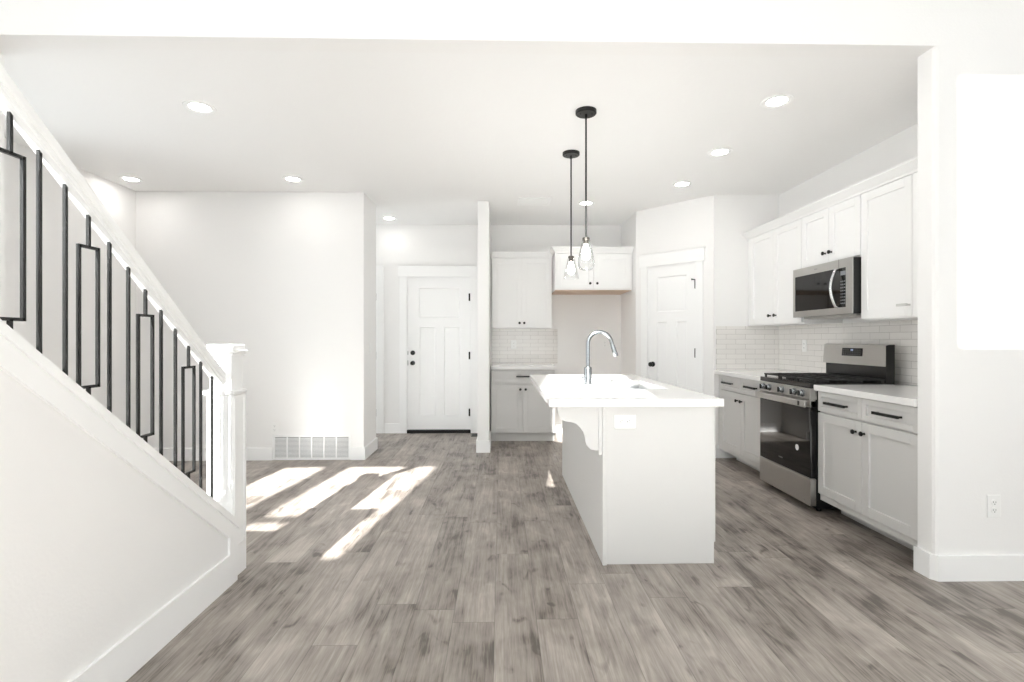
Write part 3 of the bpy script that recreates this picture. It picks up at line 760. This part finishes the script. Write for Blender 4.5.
e2 = Vector(pts[-1]); dd = Vector((0.30, 0, -0.95)).normalized()
sh = MB().tube([e2, e2+dd*0.012, e2+dd*0.02, e2+dd*0.085, e2+dd*0.098], [0.0145, 0.0145, 0.0165, 0.0185, 0.0165], 16)
obj('spray_head', sh, CHROME, fc)
obj('handle', MB().cyl((0, 0, 0.045), (-0.035, 0, 0.045), 0.011, 12).tube([(-0.035, 0, 0.045), (-0.060, -0.01, 0.050)], [0.006, 0.005], 10), CHROME, fc)

# ------------------------------------------------------------------ outlets and switches (local: faces -y)
def outlet(name, label, loc, rotz, horiz=False, switch=False, w=0.070, h=0.115):
    t = thing(name, label, 'light switch' if switch else 'outlet', loc, rotz)
    a, b = (h/2, w/2) if horiz else (w/2, h/2)
    p = MB().box(-a, a, -0.006, 0, -b, b, 0.0025, 2)
    obj('cover_plate', p, OUTP, t)
    if switch:
        obj('rocker', MB().box(-0.016, 0.016, -0.010, -0.005, -0.032, 0.032, 0.002), OUTP, t)
        return t
    for s in (-1, 1):
        c = (s*0.020, 0) if horiz else (0, s*0.020)
        r = obj('receptacle', MB().lathe([(0, -0.0085), (0.0165, -0.0085), (0.0165, -0.005), (0, -0.005)], (c[0], 0, c[1]), 20, 'y'), OUTP, t)
        sm_ = MB()
        for q in (-1, 1):
            if horiz: sm_.box(c[0]-0.002, c[0]+0.006, -0.0092, -0.0083, q*0.006-0.001, q*0.006+0.001)
            else: sm_.box(q*0.006-0.001, q*0.006+0.001, -0.0092, -0.0083, c[1]-0.002, c[1]+0.006)
        g = (c[0]-0.008, 0) if horiz else (0, c[1]-0.008)
        sm_.lathe([(0, -0.0092), (0.0025, -0.0092), (0.0025, -0.0083), (0, -0.0083)], (g[0], 0, g[1]), 10, 'y')
        obj('slots', sm_, SLOT, r)
    return t
outlet('wall_outlet', 'white outlet on the near wall low at the right', (2.526, 2.58, 0.380), 0)
outlet('wall_outlet', 'white outlet on the long dining wall above the return air grille', (-2.315, 5.28, 0.330), 0)
outlet('wall_outlet', 'horizontal white outlet on the end panel of the island', (0.678, 2.80, 0.784), 0, True, h=0.120, w=0.076)
outlet('wall_outlet', 'white outlet on the tiles above the small back counter', (0.161, DB-0.008, 1.165), 0)
outlet('wall_outlet', 'white outlet low on the back wall of the fridge alcove', (1.367, DB, 1.172), 0)
outlet('wall_outlet', 'white outlet on the tiles left of the range', (XW-0.008, 4.825, 1.174), RR)
outlet('light_switch', 'white light switch on the hall side of the dining wall', (-1.41, 5.521, 1.141), pi/2, switch=True)

# ------------------------------------------------------------------ vents
gr = thing('return_air_grille', 'wide white return air grille low on the dining wall', 'vent', (-2.336, 5.28, 0.002))
gf = MB(); VW, VH = 0.795, 0.256
gf.box(0, VW, -0.010, 0, 0, 0.022, 0.002); gf.box(0, VW, -0.010, 0, VH-0.022, VH, 0.002)
gf.box(0, 0.024, -0.010, 0, 0.022, VH-0.022); gf.box(VW-0.024, VW, -0.010, 0, 0.022, VH-0.022)
for i in range(1, 6):
    x = 0.024+(VW-0.048)*i/6; gf.box(x-0.006, x+0.006, -0.010, 0, 0.022, VH-0.022)
obj('frame', gf, TRIM, gr)
gl = MB()
for i in range(16):
    z = 0.026+i*0.0128
    gl.prism([(-0.0085, z), (-0.008, z-0.001), (-0.001, z+0.0045), (-0.0015, z+0.0055)], 'x', 0.024, VW-0.024)
obj('louvres', gl, TRIM, gr)
obj('duct_backing', MB().box(0.02, VW-0.02, -0.0008, 0, 0.02, VH-0.02), mat('duct_grey', (0.35, 0.35, 0.35), 0.7), gr)
cv = thing('ceiling_vent', 'white rectangular ceiling vent near the back cabinets', 'vent', (0.355, 5.585, HC))
vm = MB(); vm.box(-0.18, 0.18, -0.16, -0.13, -0.008, 0, 0.002); vm.box(-0.18, 0.18, 0.13, 0.16, -0.008, 0, 0.002); vm.box(-0.18, -0.15, -0.13, 0.13, -0.008, 0); vm.box(0.15, 0.18, -0.13, 0.13, -0.008, 0)
obj('frame', vm, TRIM, cv)
vm = MB()
for i in range(12): vm.box(-0.15, 0.15, -0.125+i*0.0215, -0.113+i*0.0215, -0.006, -0.001)
obj('louvres', vm, TRIM, cv)
fv = thing('floor_register', 'small dark floor register beside the entry door', 'vent', (-0.335, 6.60, 0))
fm = MB(); fm.box(-0.05, 0.05, -0.10, 0.10, 0, 0.004, 0.001)
obj('frame', fm, BLACKM, fv)
fm = MB()
for i in range(9): fm.box(-0.04, 0.04, -0.088+i*0.02, -0.080+i*0.02, 0.0035, 0.0055)
obj('slats', fm, BLACKM, fv)

# ------------------------------------------------------------------ recessed lights
LG = 'recessed ceiling lights'
rl = thing('recessed_light', 'lit recessed ceiling light nearest on the left above the stairs side', 'ceiling light', (-1.958, 3.362, HC), 0, LG)
obj('trim_ring', MB().lathe([(0.058, -0.001), (0.062, -0.005), (0.080, -0.008), (0.093, -0.005), (0.095, 0.0), (0.058, 0.0)], (0, 0, 0), 32), TRIM, rl)
obj('lamp_lens', MB().lathe([(0, -0.003), (0.060, -0.003), (0.060, -0.001), (0, -0.001)], (0, 0, 0), 32), LENS, rl)
for (x, y, lb) in ((-3.484, 4.888, 'lit recessed ceiling light farthest left over the dining side'),
                   (-1.961, 4.857, 'lit recessed ceiling light in front of the long dining wall'),
                   (-1.40, 6.40, 'lit recessed ceiling light above the entry door'),
                   (1.742, 3.203, 'lit recessed ceiling light nearest on the right above the range side'),
                   (1.758, 4.085, 'lit recessed ceiling light in the middle of the right row'),
                   (1.752, 4.936, 'lit recessed ceiling light in front of the pantry door'),
                   (0.935, 5.648, 'lit recessed ceiling light behind the pendants near the fridge alcove')):
    dup(rl, (x, y, HC), lb)

# ------------------------------------------------------------------ pendants
def pendant(label, loc, shade_prof, z_sock):
    t = thing('pendant_light', label, 'pendant lamp', loc)
    c = MB().lathe([(0, 0), (0.069, 0), (0.069, -0.020), (0.064, -0.025), (0, -0.025)], (0, 0, 0), 32)
    for s in (-1, 1): c.lathe([(0, -0.030), (0.005, -0.030), (0.005, -0.024), (0, -0.024)], (s*0.038, -0.01, 0), 10)
    obj('canopy', c, BLACKM, t)
    obj('rod', MB().cyl((0, 0, -0.02), (0, 0, z_sock), 0.0058, 12).cyl((0, 0, -0.025), (0, 0, -0.05), 0.009, 12), BLACKM, t)
    obj('socket', MB().lathe([(0, 0.0), (0.020, 0.0), (0.024, -0.004), (0.024, -0.016), (0.018, -0.020), (0.017, -0.045), (0, -0.045)], (0, 0, z_sock), 20), mat('socket_bronze', (0.12, 0.11, 0.10), 0.3, 0.9), t)
    obj('glass_shade', MB().lathe([(r, z_sock+z) for r, z in shade_prof], (0, 0, 0), 32), SHADE, t)
    b = MB().lathe([(0, -0.040), (0.012, -0.042), (0.014, -0.060), (0.024, -0.085), (0.030, -0.110), (0.026, -0.135), (0.012, -0.148), (0, -0.150)], (0, 0, z_sock), 20)
    obj('bulb', b, BULB, t)
    return t
cone = [(0.018, -0.016), (0.026, -0.020), (0.030, -0.030), (0.041, -0.080), (0.053, -0.130), (0.064, -0.186)]
bottle = [(0.018, -0.012), (0.027, -0.018), (0.027, -0.032), (0.034, -0.055), (0.043, -0.090), (0.051, -0.130), (0.055, -0.165), (0.053, -0.190), (0.044, -0.207), (0.030, -0.215)]
pendant('black rod pendant lamp nearer the viewer with a rounded clear glass shade', (0.557, 3.365, HC), bottle, 1.908-HC)
pendant('black rod pendant lamp farther back with a flared clear glass shade', (0.562, 4.125, HC), cone, 1.908-HC)
